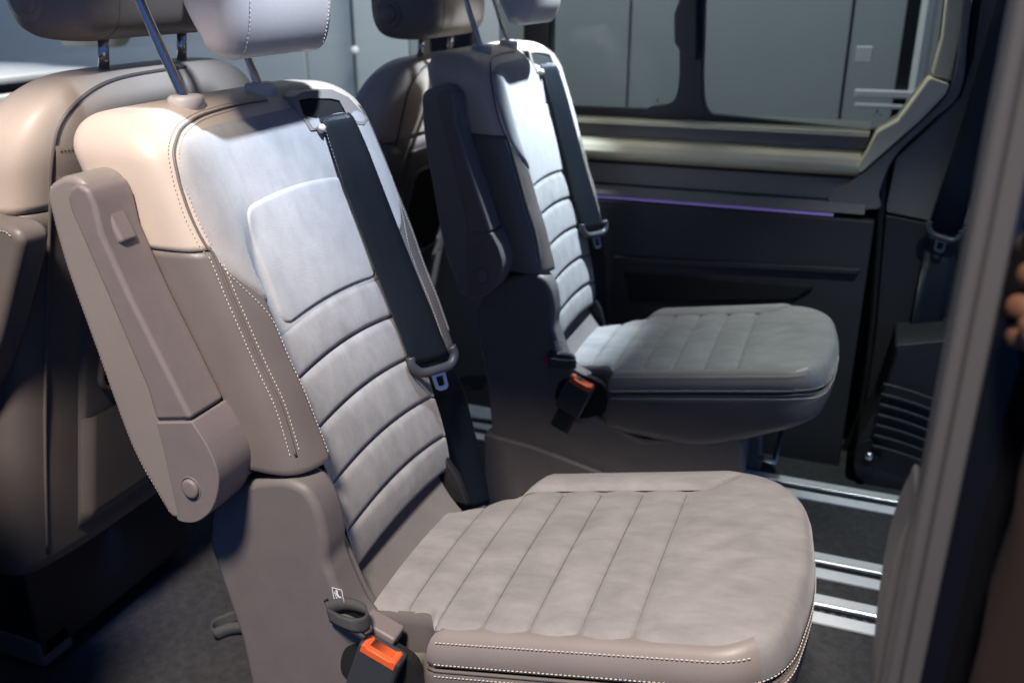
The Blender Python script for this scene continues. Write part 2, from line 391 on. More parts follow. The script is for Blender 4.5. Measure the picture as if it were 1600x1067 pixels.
# ================================================================== swivel seat
CY, HW = 1.02, .225
XCT = [(.40, -.575), (.476, -.584), (.544, -.602), (.615, -.624), (.682, -.648), (.742, -.671), (.83, -.698), (.905, -.722), (.97, -.744), (1.03, -.766)]
ZT, RT, T0 = 1.028, .050, .125
def prof_z(z):
    ins = 0
    if z > ZT-RT: s_ = min(1, (z-ZT+RT)/RT); ins = RT*(1-math.sqrt(max(0, 1-s_*s_)))
    return HW-ins, T0/2-ins*.9
HB = [(.60, .044), (.70, .047), (.80, .043), (.90, .034), (1.0, .026), (1.03, .02)]
def bol(a, z):
    k = sstep(.80, .93, z)
    lo_ = .138*(1-k)+.07*k; hi_ = .166*(1-k)+.195*k
    return interp(HB, z)*sstep(lo_, hi_, a)
NE = 6
EW = 1.14                     # the far half carries the belt and is wider
def ywarp(y): return y-CY if y < CY else (y-CY)/EW
def Fx(y, z):
    """front surface x of the backrest"""
    w_, t_ = prof_z(z); a = abs(ywarp(y))
    if a >= w_: return interp(XCT, z)-T0/2
    e = (1-(a/w_)**NE)**(1/NE)
    return interp(XCT, z)-T0/2+(t_+bol(a, z))*e
def hit(px, py, off=0.0, y0=.74, y1=1.3):
    d = ray(px, py); y = y0; prev = y0
    while y < y1:
        p = CAM+d*(y/d.y)
        if p.x < Fx(y, p.z):
            lo_, hi_ = prev, y
            for _ in range(24):
                m = (lo_+hi_)/2; p = CAM+d*(m/d.y)
                if p.x < Fx(m, p.z): hi_ = m
                else: lo_ = m
            p = CAM+d*(hi_/d.y); return Vector((Fx(p.y, p.z)+off, p.y, p.z)) if abs(ywarp(p.y)) < HW-.003 else p
        prev = y; y += .002
    return CAM+d*(y1/d.y)
def fnorm(y, z):
    e = .002
    return Vector((1, -(Fx(y+e, z)-Fx(y-e, z))/(2*e), -(Fx(y, z+e)-Fx(y, z-e))/(2*e))).normalized()
def ring(z, n=120, ins=0):
    w_, t_ = prof_z(z); w_ -= ins; t_ -= ins; out = []; xm = interp(XCT, z)-T0/2
    for i in range(n):
        th = 2*math.pi*(i+.5)/n; c_, s_ = math.cos(th), math.sin(th)
        # even spacing: half the points on the front/back, clustered at corners by the superellipse
        y = w_*math.copysign(abs(c_)**(2/NE), c_); d = math.copysign(abs(s_)**(2/NE), s_)
        x = xm+d*(t_+(bol(abs(y), z) if s_ > 0 else 0)) if True else 0
        out.append(Vector((x, CY+y, z)))
    return out
def ring2(z, ins=0, n=96):
    """ring with points spread evenly over the front so that the bolsters keep their shape"""
    w_, t_ = prof_z(z); w_ -= ins; t_ -= ins; xm = interp(XCT, z)-T0/2; out = []
    us = []
    for i in range(n+1):
        u = -1+2*i/n; us.append(u)
    ys = [w_*math.copysign(1-(1-abs(u))**1.8, u) for u in us]
    for y in ys:
        e = max(0, 1-(abs(y)/w_)**NE)**(1/NE); out.append(Vector((xm+e*(t_+bol(abs(y), z)), CY+y*(EW if y > 0 else 1), z)))
    for y in reversed(ys[1:-1]):
        e = max(0, 1-(abs(y)/w_)**NE)**(1/NE); out.append(Vector((xm-e*t_, CY+y*(EW if y > 0 else 1), z)))
    return out

SEAT0 = Vector((-.45, CY, 0))
SPLIT = .879
def build_seat():
    seat = empty('swivel_seat', SEAT0); setorg(SEAT0)
    # ---------------- backrest
    zs = lin(.606, SPLIT-.0012, 40)
    rings = [ring2(.600, .018), ring2(.601, .008), ring2(.603, .003)]+[ring2(z) for z in zs]+[ring2(SPLIT-.0004, .003)]
    back = loft('backrest', rings, TAUPE, seat, cap0=True)
    zs = lin(SPLIT+.0012, ZT-RT, 16)+[ZT-RT+RT*math.sin(t) for t in lin(.1, math.pi/2-.02, 16)]
    loft('upper_cover', [ring2(SPLIT+.0004, .003)]+[ring2(z) for z in zs], BEIGE, back, cap1=True)
    # suede front: pale panel above, pad and ribs
    def ab(z): return .150+.055*sstep(.775, .875, z)
    def suede_pt(u, v):
        z = .738+(1.004-.738)*v; hw_ = ab(z)-(.05*(1-math.sqrt(max(0, 1-((z-.952)/.0522)**2))) if z > .952 else 0); y = CY+u*hw_*(EW if u > 0 else 1)
        edge = min(1-abs(u), (1-v)*1.6, v*1.5); dr = .0055*(1-min(1, edge/.05))**2
        return Vector((Fx(y, z)+.0042-dr, y, z))
    grid('suede_panel', suede_pt, lin(-1, 1, 90), lin(0, 1, 60), SUEDEB, back)
    def pillow(y0, y1, z0, z1, amp, mat, name, rad=.014, base=.003, soft=.012):
        hy, hz = (y1-y0)/2, (z1-z0)/2; cy, cz = (y0+y1)/2, (z0+z1)/2
        def fn(u, v):
            # map the square to a rounded rectangle
            yy, zz = u*hy, v*hz
            ex_, ez_ = hy-rad, hz-rad
            ax_, az_ = abs(yy)-ex_, abs(zz)-ez_
            if ax_ > 0 and az_ > 0:
                m = max(ax_, az_); L_ = math.hypot(ax_, az_)
                if L_ > 0:
                    k = m/L_; yy = math.copysign(ex_+ax_*k, yy); zz = math.copysign(ez_+az_*k, zz)
            dist = min((1-abs(u))*hy, (1-abs(v))*hz)
            t = min(1, dist/soft); h = math.sqrt(max(0, 1-(1-t)**2))
            big = (1-u*u*.35)*(1-v*v*.5)
            y, z = CY+cy+yy, cz+zz+.013*(1-((cy+yy)/.148)**2)
            return Vector((Fx(y, z)+base-.0045*(1-h)+amp*h*big, y, z))
        def dense(n, h_):
            e = soft/h_
            return [-1+e*(1-math.cos(math.pi/2*i/7)) for i in range(7)]+lin(-1+e, 1-e, n)+[1-e*(1-math.cos(math.pi/2*(6-i)/7)) for i in range(7)]
        return grid(name, fn, dense(28, hy), dense(14, hz), mat, back)
    pillow(-.112, .135, .7450, .898, .0050, SUEDEB, 'upper_pad', .020, .0050, .007)
    L = [.7435, .682, .615, .544, .476, .415]
    for a, b in zip(L, L[1:]):
        pillow(-.148, .166, b+.0002, a-.0002, .0065, SUEDE, 'rib_pad', .003, .0025, .010)
    # lower core between the hinges
    core = []
    for z in lin(.405, .615, 14):
        x = interp(XCT, z)-.006; hw = .151; cr = .02
        k = sstep(.405, .43, z); x -= (1-k)*.012
        core.append([Vector((x-cr*.2, CY-hw, z)), Vector((x, CY-hw+.006, z)), Vector((x, CY+hw-.006, z)), Vector((x-cr*.2, CY+hw, z)), Vector((x-.095, CY+hw, z)), Vector((x-.10, CY+hw-.01, z)), Vector((x-.10, CY-hw+.01, z)), Vector((x-.095, CY-hw, z))])
    loft('lower_core', core, MESHF, back, True, True)
    # seams with thread: double seam along the front corner
    dbl = [(417, 158), (372, 165), (330, 176), (298, 190), (280, 207), (271, 235), (276, 270), (289, 315), (304, 352), (322, 385), (336, 402), (362, 465), (388, 525), (415, 585), (440, 640), (462, 712)]
    ctr = spline([hit(a, b) for a, b in dbl], 6)
    def offs(path, d):
        out = []
        for i, p in enumerate(path):
            t = (path[min(len(path)-1, i+1)]-path[max(0, i-1)]).normalized(); n = fnorm(min(max(p.y, CY-HW+.006), CY+HW-.006), p.z); s_ = n.cross(t).normalized()
            qy, qz = p.y+s_.y*d, p.z+s_.z*d; qx = p.x+s_.x*d
            w_, _ = prof_z(qz)
            if abs(qy-CY) < w_-.004: qx = Fx(qy, qz)
            out.append(Vector((qx, qy, qz))+n*.0009)
        return out
    mir = lambda path: [Vector((p.x, CY+(CY-p.y)*EW, p.z)) for p in path]
    near = ctr
    iu = next(i for i, p in enumerate(near) if p.z < SPLIT-.001 and i > 40)
    tube('piping', offs(near, 0), .0017, TAUPE, back, 8); tube('piping', mir(offs(near, 0)[30:]), .0017, TAUPE, back, 8)
    inner = [(345, 398), (372, 432), (400, 470), (430, 502), (458, 548), (480, 592), (494, 635), (501, 676), (502, 712)]
    innp = [Vector((Fx(CY-a, z)+.0012, CY-a, z)) for z in lin(.868, .612, 40) for a in (.1665+.037*sstep(.775, .875, z),)]
    low = [offs(near, .0062)[iu:], offs(near, -.0062)[iu:]]
    stitches('stitching', low+[mir(l) for l in low]+[innp, mir(innp)], THREAD, back)
    stitches('stitching', [offs(near, .0062)[:iu], offs(near, -.0062)[:iu]], BEIGE, back)
    # ---------------- belt outlet on the far shoulder
    fxo = lambda y, z: Fx(min(y, CY+HW*EW-.035), min(z, .980))+.006-max(0, z-.980)*.45
    def onface(a, b):
        d = ray(a, b); x = -.72
        for _ in range(8):
            p = CAM+d*((x-CAM.x)/d.x); x = .5*x+.5*fxo(p.y, p.z)
        return (p.y, p.z)
    po = [onface(*q_) for q_ in [(468, 178), (459, 152), (478, 143), (520, 140), (546, 152), (577, 186), (571, 196), (546, 195), (518, 198), (486, 205)]]
    pi = [onface(*q_) for q_ in [(474, 178), (467, 157), (482, 154), (516, 154), (530, 157), (540, 176), (542, 185), (537, 191), (515, 195), (490, 202)]]
    n = len(po)
    V = [(fxo(y, z), y, z) for y, z in po]+[(fxo(y, z), y, z) for y, z in pi]+[(-.862, y, z) for y, z in po]
    F = []; FI = []
    for i in range(n):
        j = (i+1) % n
        F += [(i, j, n+j, n+i), (i, 2*n+i, 2*n+j, j)]; FI.append((i, j, n+j, n+i))
    F.append(tuple(range(2*n, 3*n)))
    bezel = mesh('belt_outlet', V, F, PADL, seat); bevel(bezel, .0028, 4, 25)
    mesh('outlet_shade', [(fxo(y, z)+.0006, y, z) for y, z in pi]+[(fxo(y, z)-.0018, y+.002, z) for y, z in pi], FI+[tuple(range(n, 2*n))], VOIDM, bezel, False)  # near-black patch in place of the shade inside the slot
    # ---------------- belt
    bl = [(504, 192), (520, 240), (548, 320), (578, 400), (612, 490), (643, 572)]
    br = [(552, 184), (572, 228), (602, 305), (636, 392), (672, 480), (702, 556)]
    def top(y, z):
        a = abs(y-CY); g = .012 if (a < .168 and z < .76) or (a < .14 and z < .92) else .005
        return Fx(y, z)+g
    def hito(px, py, o):
        d = ray(px, py); y = .9
        while y < 1.42:
            p = CAM+d*(y/d.y)
            if p.x < (Fx(min(y, CY+HW*EW-.022), p.z)+o): return p
            y += .001
        return p
    BP = spline([Vector((a, b, 0)) for a, b in bl], 5); BQ = spline([Vector((a, b, 0)) for a, b in br], 5)
    offv = []
    for a, b in zip(BP, BQ):
        o = .008
        while o < .06:
            p, q_ = hito(a.x, a.y, o), hito(b.x, b.y, o)
            if all((p.lerp(q_, k/8)).x > top((p.lerp(q_, k/8)).y, (p.lerp(q_, k/8)).z)+.001 for k in range(9)): break
            o += .002
        offv.append(o)
    n = len(offv); sm = [max(offv[max(0, i-3):i+4]) for i in range(n)]; sm = [sum(sm[max(0, i-4):i+5])/len(sm[max(0, i-4):i+5]) for i in range(n)]
    edges = [(hito(a.x, a.y, o), hito(b.x, b.y, o)) for a, b, o in zip(BP, BQ, sm)]
    p, q_ = edges[0]; back_in = [(p+Vector((-.05, .0, .004)), q_+Vector((-.05, .0, .004))), (p+Vector((-.022, .0, .009)), q_+Vector((-.022, .0, .009))), (p+Vector((-.007, 0, .006)), q_+Vector((-.007, 0, .006)))]
    belt = ribbon('belt_webbing', back_in+edges, .0028, BELT, seat)
    tl, tr = edges[-1]
    lowp = []
    for a, b, c2, d, yo in [(648, 578, 706, 560, CY+.20), (668, 620, 724, 608, CY+.225), (688, 680, 740, 668, CY+.25), (704, 745, 756, 730, CY+.262), (716, 800, 766, 786, CY+.265)]:
        lowp.append((ony(a, b, yo-.010), ony(c2, d, yo+.010)))
    lowp[0] = (tl+Vector((-.004, 0, -.004)), tr+Vector((-.004, 0, -.004)))
    ribbon('lower_webbing', list(zip(spline([e[0] for e in lowp], 4), spline([e[1] for e in lowp], 4))), .0028, BELT, belt)
    ym_ = (tl.y+tr.y)/2
    dn = (ony(697, 622, ym_)-ony(680, 568, ym_))
    tongue(tl+Vector((.006, -.002, 0)), tr+Vector((.006, .002, 0)), dn, belt, 1.0)
    p = edges[0][0]; tube('guide_pin', [p+Vector((.004, -.012, -.008)), p+Vector((-.004, .010, -.006))], .0055, BEIGE, bezel, 12)
    # ---------------- headrest
    hp = [(-.742, 1.092), (-.735, 1.084), (-.716, 1.082), (-.702, 1.092), (-.690, 1.13), (-.686, 1.18), (-.70, 1.235), (-.725, 1.275), (-.765, 1.28), (-.79, 1.25), (-.79, 1.20), (-.772, 1.14)]
    cx, cz = -.735, 1.18
    hs = [Vector((a, b, 0)) for a, b in hp]; hs = spline(hs, 5, True)
    rg = []
    wy = .116; rr = .036
    for t in lin(0, math.pi/2, 8):
        s_ = 1-(rr*(1-math.sin(t)))/.06; yy = CY-wy+rr*(1-math.cos(t)); rg.append((yy, s_))
    rg = rg+[(2*CY-yy, s_) for yy, s_ in reversed(rg)]
    rings = []
    for yy, s_ in rg:
        rings.append([Vector((cx+(p.x-cx)*s_ + .006*(1-((yy-CY)/wy)**2)*0, yy, cz+(p.y-cz)*(1-(1-s_)*.42))) for p in hs])
    head = loft('headrest', rings, BEIGE, seat, True, True)
    for m_ in (head,): m_.data.materials[0] = HEADM
    st = [Vector((cx+(p.x-cx)*1.003, CY-wy+.030, cz+(p.y-cz)*1.003)) for p in hs[6:34]]
    stitches('stitching', [st, [Vector((p.x, 2*CY-p.y, p.z)) for p in st]], THREAD, head)
    for yy in (.937, 1.093):
        tube('post', spline([Vector((-.795, yy, 1.005)), Vector((-.803, yy, 1.03)), Vector((-.852, yy, 1.15)), Vector((-.868, yy, 1.21)), Vector((-.84, yy, 1.245)), Vector((-.77, yy, 1.25))], 6), .0062, CHROME, head, 16)
        cb = [Vector((-.802+.021*math.cos(t)*1.0, yy+.021*math.sin(t)*1.15, 0)) for t in lin(0, 2*math.pi*23/24, 24)]
        rr_ = [[p+Vector((0, 0, z_)) if s_ == 1 else Vector((-.802+(p.x+.802)*s_, yy+(p.y-yy)*s_, z_)) for p in cb] for z_, s_ in ((1.015, 1), (1.032, 1), (1.036, .93), (1.0375, .8), (1.0375, .4))]
        loft('post_collar', rr_, HEADM, back, True, True)
    # ---------------- cushion
    zc = lambda x: .417+.225*(x+.429)
    def y_near(x):
        b = .802
        if x < -.418: b = .802+.030*sstep(-.418, -.445, x)
        if x > -.085: t = (x+.085)/.085; b = .802+.105*(1-math.sqrt(max(0, 1-t**2.3)))
        return b
    def y_far(x):
        b = 1.225
        if x < -.395: b = 1.225-.075*sstep(-.395, -.44, x)-.045*sstep(-.43, -.53, x)
        if x > -.15: t = (x+.15)/.15; b = 1.225-.165*(1-math.sqrt(max(0, 1-t**2.2)))
        return b
    def crown(x, y):
        t = (y-y_near(x))/(y_far(x)-y_near(x)); return .011*math.sin(math.pi*max(0, min(1, t)))**.7
    cush_empty = None
    xr, xf = -.527, -.0005
    outl = [Vector((x, y_near(x), 0)) for x in lin(xr, -.085, 60)]
    outl += [Vector((-.085+.0845*math.sin(t), y_near(-.085+.0845*math.sin(t)), 0)) for t in lin(.05, math.pi/2, 16)]
    n_near = len(outl)
    ft = [Vector((-.15+.1495*math.sin(t), y_far(-.15+.1495*math.sin(t)), 0)) for t in lin(math.pi/2, .05, 22)]
    a_, b_ = outl[-1], ft[0]
    outl += [a_.lerp(b_, k/9)+Vector((.008*math.sin(math.pi*k/9), 0, 0)) for k in range(1, 9)]
    i_front1 = len(outl)
    outl += ft
    outl += [Vector((x, y_far(x), 0)) for x in lin(-.15, xr, 50)]
    outl += [outl[-1].lerp(outl[0], k/8) for k in range(1, 8)]
    No = len(outl)
    nrm = []
    for i in range(No):
        t = (outl[(i+1) % No]-outl[i-1]).normalized(); nrm.append(Vector((t.y, -t.x, 0)))
    zb = lambda x: .282+.0*(x+.3)+.105*sstep(-.26, .02, x)
    def level(d, drop, frac=None):
        out = []
        for p, nn in zip(outl, nrm):
            fs = sstep(-.06, 0, p.x)       # the front rolls over more softly
            q_ = p+nn*(d-.0*fs)
            zt = zc(p.x)-drop*(1+.25*fs)
            z = zt if frac is None else (zc(p.x)-.056)*(1-frac)+zb(p.x)*frac
            out.append(Vector((q_.x, q_.y, z)))
        return out
    lower = [level(.0035, .054), level(.0075, .058)]+[level(dd, 0, f_) for f_, dd in ((.1, .009), (.3, .010), (.5, .010), (.75, .009), (.90, .006), (.97, .001), (1.0, -.010))]
    cush = loft('cushion', lower, TAUPE, seat, False, True)
    def band(name, i0, i1, levels, mat):
        V = []; F = []; ids = [i % No for i in range(i0, i1+1)]; n = len(ids)
        for lv in levels:
            for i in ids: V.append(lv[i])
        for r_ in range(len(levels)-1):
            for j in range(n-1): F.append((r_*n+j, r_*n+j+1, (r_+1)*n+j+1, (r_+1)*n+j))
        return mesh(name, V, F, mat, cush)
    LV = [level(-.034, .004), level(-.013, .0015), level(-.006, .003), level(0, .0085), level(.005, .018), level(.0075, .028), level(.0085, .038), level(.007, .0455), level(.003, .049), level(-.006, .050)]
    ic = next(i for i, p in enumerate(outl) if p.x > -.425); jf = next(i for i, p in enumerate(outl) if p.x > -.040)
    band('side_band', ic, jf, LV, PADL)
    jm = next(i for i, p in enumerate(outl) if i > i_front1 and p.x < -.385)
    band('front_roll', jf, jm, LV, SUEDE)
    LVR = [level(-.013, .0015), level(-.008, .005), level(-.006, .02), level(-.006, .06), level(-.006, 0, .5)]
    band('rear_side_fabric', 0, ic, LVR, MESHF); band('rear_side_fabric', jm, No, LVR, MESHF)
    # thread lines and piping round the edge of the cushion
    def along(d, drop, i0, i1): 
        lv = level(d, drop); return [lv[i % No] for i in range(i0, i1+1)]
    tube('piping', along(.006, .0525, ic, jm), .0024, TAUPE, cush, 8)
    stitches('stitching', [along(.0045, .0105, ic+1, jf-1), along(.0095, .0405, ic+1, jf+22), along(.0100, .0585, ic+1, jf+22)], THREAD, cush, .0056, .0040, .0014)
    # suede top panels between the cross seams
    seams = [xr-.004, -.478, -.424, -.360, -.299, -.236, -.172, -.0105]
    cy_seam = .095
    ysm = lambda x: min(y_far(x)-.011, 1.152+.085*sstep(-.15, -.06, x))
    def top_pt(x, t, x0, x1, last):
        yn, yf = y_near(x)+.011, ysm(x)
        y = yn+(yf-yn)*t
        e0 = (x-x0); e1 = (x1-x)
        g = min(e0 if x0 > xr else 9, e1 if not last else 9)
        dr = .0042*max(0, 1-g/.007)**2+.0030*max(0, 1-g/.022)
        far = gro = 0
        ed_ = .004*max(0, 1-min(t, 1-t)*(yf-yn)/.014)**2
        fr = .012*sstep(-.075, .0, x)
        wr = 0
        for ax_, ay_, bx_, by_, am_ in ((-.165, .905, -.020, 1.075, .0020), (-.160, .97, -.035, 1.115, .0018), (-.150, .86, -.012, .995, .0015), (-.165, 1.03, -.06, 1.14, .0012)):
            ux, uy = bx_-ax_, by_-ay_; ll = math.hypot(ux, uy); ux /= ll; uy /= ll
            tt = ((x-ax_)*ux+(y-ay_)*uy)/ll; dd = -(x-ax_)*uy+(y-ay_)*ux+.010*(tt-.5)**2
            if -.1 < tt < 1.1: wr += am_*sstep(-.1, .3, tt)*sstep(1.1, .7, tt)*(math.exp(-(dd/.011)**2)-.6*math.exp(-((dd-.016)/.012)**2))
        return Vector((x, y, zc(x)+crown(x, y)*(1-.8*sstep(-.05, 0, x))+-dr-ed_-fr*.25+wr))
    ts = [.5-.5*math.cos(math.pi*i/40) for i in range(41)]
    for k, (a, b) in enumerate(zip(seams, seams[1:])):
        last = k == len(seams)-2
        us = lin(a+.0004, b-.0004, 22 if not last else 60)
        if last: us = [a+.0004+(b-a-.0008)*math.sin(math.pi/2*i/59) for i in range(60)]
        grid('cushion_panel', lambda x, t: top_pt(x, t, a, b, last), us, ts, SUEDE, cush)
    grid('cushion_core', lambda x, t: Vector((x, (y_near(x)+.016)*(1-t)+(y_far(x)-.016)*t, zc(x)-.0068+crown(x, (y_near(x)+.016)*(1-t)+(y_far(x)-.016)*t)*.8)), lin(xr, -.03, 40), lin(0, 1, 20), SUEDE, cush)
    def strip_pt(x, t):
        ya, yb = ysm(x)+.0005, y_far(x)-.010; y = ya+(yb-ya)*t; wd = yb-ya
        return Vector((x, y, zc(x)+crown(x, y)*(1-.8*sstep(-.05, 0, x))+min(1, wd/.05)*(.007*math.sin(math.pi*min(1, t*1.1))**.6)-.0045*max(0, 1-t*wd/.006)**2-.004*max(0, 1-(1-t)*wd/.014)**2))
    grid('side_strip', strip_pt, lin(-.432, -.085, 50), lin(0, 1, 16), SUEDE, cush)
    # flap between cushion and backrest
    fl = [Vector((-.604, CY-.145, .445)), Vector((-.604, CY+.150, .445)), Vector((-.534, CY+.125, .366)), Vector((-.534, CY-.165, .366))]
    grid('gap_flap', lambda u, v: (fl[0].lerp(fl[1], u)).lerp(fl[3].lerp(fl[2], u), v)+Vector((0, 0, -.012*math.sin(math.pi*v))), lin(0, 1, 12), lin(0, 1, 10), FLAPM, seat)
    # ---------------- armrest, folded up
    AY = .737
    left = [(84, 283), (75, 291), (72, 306), (76, 328), (100, 415), (145, 540), (200, 690), (240, 765), (262, 803), (276, 812)]
    bord = [(274, 800), (253, 700), (228, 608), (165, 460), (108, 330), (102, 306), (105, 293), (117, 284)]
    topc = [(126, 279), (112, 275), (97, 277)]
    pl = [Vector((a, b, 0)) for a, b in xz(left, AY)]
    arm = extr('armrest', [(p.x, p.y) for p in spline([Vector((a, b, 0)) for a, b in xz(left+[(300, 812), (325, 800), (336, 765), (330, 725), (292, 652), (200, 470), (154, 372), (144, 318), (132, 290), (116, 277), (99, 276)], AY)], 5, True)], AY, AY+.060, PADL, seat, .011, 5, ang=40)
    ridge_up = [(108, 293), (120, 287), (136, 296), (147, 320), (158, 366), (205, 470), (299, 656.2)]
    bord_up = [(242.5, 657.4), (229, 609), (166, 461), (109, 331), (103, 308)]
    extr('armrest_cover', xz(ridge_up+bord_up, AY-.004), AY-.004, AY+.058, PLAST, arm, .006, 4, ang=30)
    rl = [(299.5, 659.3), (322, 694), (338, 730), (341, 762), (331, 796), (311, 814), (292, 817), (277, 812), (276, 800), (254, 700), (243.5, 660.5)]
    rl = rl[:1]+[(p.x, p.y) for p in spline([Vector((a, b, 0)) for a, b in rl[1:9]], 5)]+rl[9:]
    extr('pivot_cover', xz(rl, AY-.004), AY-.004, AY+.060, PLAST, arm, .006, 4, ang=30)
    c_ = ony(297, 764, AY-.006)
    cap = [[Vector((c_.x+r_*math.cos(t), AY-.004-h_, c_.z+r_*1.12*math.sin(t))) for t in lin(0, 2*math.pi*23/24, 24)] for r_, h_ in ((.0115, -.002), (.0115, .0025), (.0105, .0040), (.008, .0045), (.002, .0045))]
    loft('pivot_cap', cap, PLAST, arm, True, True)
    tube('cap_groove', [Vector((c_.x+.0135*math.cos(t), AY-.0038, c_.z+.0150*math.sin(t))) for t in lin(0, 2*math.pi*23/24, 24)], .0012, PLASTD, arm, 6, True)
    b0 = ony(168, 346, AY+.026); dirv = Vector((.098, 0, -.24)).normalized(); rot = Matrix((Vector((dirv.z, 0, -dirv.x))*-1, Vector((0, 1, 0)), dirv)).transposed()
    box('release_button', b0+Vector((.0085, 0, .002)), (.024, .026, .056), PLAST, arm, .005, rot, 4)
    stl = [ony(a, b, AY+.0015) for a, b in left[1:9]]
    stl = [p+Vector((.0050, .0008, 0)) for p in spline(stl, 6)]
    stitches('stitching', [stl], THREAD, arm, .0048, .0034, .0013)
    # ---------------- side covers and base
    sp = [(330, 812), (340, 780), (362, 762), (400, 751), (440, 748), (470, 758), (488, 776), (502, 806), (511, 848), (512, 878), (520, 900), (529, 922), (548, 962), (566, 985)]
    up = [Vector((a, b, 0)) for a, b in xz(sp, .80)]
    up = [(p.x, p.y) for p in spline(up, 4)]
    base = [(-.490, .345), (-.45, .285), (-.36, .252), (-.25, .278), (-.17, .298), (-.150, .290), (-.138, .16), (-.136, .02), (-.150, .0), (-.70, .0), (-.712, .02), (-.708, .22), (-.716, .33), (-.737, .43), (-.746, .47)]
    cover = extr('side_cover', up+base, .797, .850, PLASTD, seat, .022, 6, ang=28)
    extr('side_cover', [(-.70, .0), (-.70, .30), (-.52, .28), (-.36, .252), (-.25, .270), (-.17, .285), (-.150, .280), (-.136, .0)], 1.205, 1.243, PLASTD, seat, .010, 4, ang=28)
    # lower skirt with its sloping crease
    extr('base_skirt', [(-.722, .0), (-.7225, .21), (-.60, .198), (-.45, .165), (-.33, .118), (-.22, .04), (-.20, .0)], .787, .83, PLASTD, cover, .008, 4, ang=28)
    box('base_plinth', (-.42, 1.02, .12), (.50, .37, .24), PLASTD, seat, .01)
    box('front_bracket', (-.10, 1.16, .24), (.09, .06, .10), BLACKP, seat, .012)
    tube('adjuster_bar', [(-.125, .90, .205), (-.09, .90, .202), (-.088, 1.10, .202), (-.125, 1.10, .205)], .006, STEEL, seat, 10)
    # hinge brackets seen beside the flap
    extr('hinge_bracket', [(-.60, .50), (-.575, .50), (-.545, .42), (-.515, .37), (-.60, .37)], CY-.178, CY-.158, PLASTD, seat, .004)
    extr('hinge_bracket', [(-.62, .47), (-.60, .475), (-.552, .41), (-.535, .36), (-.62, .36)], CY+.150, CY+.165, BLACKP, seat, .004)
    # ---------------- child seat anchor label, strap loops
    m0 = ony(527.5, 929, .7955)
    def lab(dx, dz): return Vector((m0.x+dx*.8+dz*-.10, .7962, m0.z+dz))
    V = []; F = []
    def poly(pts):
        k = len(V); V.extend(lab(*p) for p in pts); F.append(tuple(range(k, len(V))))
    s_ = .0095
    for a, b in (((-s_, -s_), (s_, -s_)), ((s_, -s_), (s_, s_)), ((s_, s_), (-s_, s_)), ((-s_, s_), (-s_, -s_))):
        dx, dz = b[0]-a[0], b[1]-a[1]; L_ = math.hypot(dx, dz); nx, nz = -dz/L_*.0014, dx/L_*.0014
        poly([a, b, (b[0]+nx, b[1]+nz), (a[0]+nx, a[1]+nz)])
    circ = [(.0024*math.cos(t)-.001, .0024*math.sin(t)+.0045) for t in lin(0, 5.5, 10)]; poly(circ)
    poly([(-.0050, .0018), (.0005, .0022), (.0022, -.0022), (.0052, -.0022), (.0052, -.0046), (-.0008, -.0046), (-.0028, -.0018)])
    poly([(-.0068, .0030), (-.0055, .0030), (-.0030, -.0062), (-.0043, -.0062)]); poly([(-.0043, -.0062), (.0060, -.0062), (.0060, -.0074), (-.0043, -.0074)])
    o = mesh('anchor_label', V, F, WHITE, cover, False)
    # strap loop in front
    def loop(pts, wv, name):
        pts = spline([Vector(p) for p in pts], 6); ribbon(name, [(p, p+Vector(wv)) for p in pts], .0018, STRAP, seat)
    a = ony(508, 940, .792); b = ony(566, 962, .775)
    loop([a, a.lerp(b, .4)+Vector((.0, .012, .006)), b+Vector((-.008, .018, .003)), b+Vector((.003, .004, 0)), b+Vector((-.006, -.006, -.001)), a.lerp(b, .5)+Vector((0, -.008, -.003)), a+Vector((.004, -.003, -.006))], (.003, 0, -.021), 'strap_loop')
    a = ony(392, 962, .86); b = ony(333, 968, .86)
    loop([a+Vector((.01, .01, .004)), a.lerp(b, .5)+Vector((0, .012, .006)), b+Vector((.008, .008, .004)), b+Vector((0, -.002, 0)), b+Vector((.010, -.012, -.003)), a.lerp(b, .45)+Vector((0, -.012, 0)), a+Vector((.012, -.008, 0))], (.003, 0, -.022), 'strap_loop')
    extr('anchor_slot', xz([(506, 938), (512, 934), (516, 946), (512, 950)], .7965), .7955, .80, VOIDM, cover)
    # ---------------- buckle
    u = (ony(627, 1028, .775)-ony(574, 997, .775)).normalized()          # along the button
    v = Vector((u.z, 0, -u.x)); v = v if v.z > 0 else -v                 # up, out of the buckle
    c0 = ony(600, 1012, .785)
    M = Matrix((u, Vector((0, 1, 0)), v)).transposed()
    bk = box('buckle', c0-v*.040, (.060, .028, .082), BLACKP, seat, .006, M, 4)
    bk.data.materials[0] = GRIPM
    V = []; pr = [(-.025, -.010), (.025, -.010), (.025, .002), (.021, .0045), (.016, .0010), (-.016, .0010), (-.021, .0045), (-.025, .002)]
    for yy in (-.0155, .006):
        for a, b in pr: V.append(c0+u*a+v*b+Vector((0, yy, 0)))
    F = [tuple(range(8)), tuple(range(15, 7, -1))]+[(i, (i+1) % 8, 8+(i+1) % 8, 8+i) for i in range(8)]
    bevel(mesh('release_button', V, F, ORANGE, bk), .0015, 3)
    ribbon('buckle_strap', [(c0-v*t+Vector((0, .012, 0))-u*.022, c0-v*t+Vector((0, .012, 0))+u*.022) for t in (.06, .10, .14)], .003, BELT, bk)
    rec = [(540, 1012), (562, 1004), (585, 1000), (640, 1030), (655, 1060), (660, 1090), (600, 1100), (545, 1062), (533, 1040)]
    rc = [Vector((a, b, 0)) for a, b in xz(rec, .7965)]
    extr('buckle_recess', [(p.x, p.y) for p in spline(rc, 4, True)], .7950, .81, VOIDM, cover)
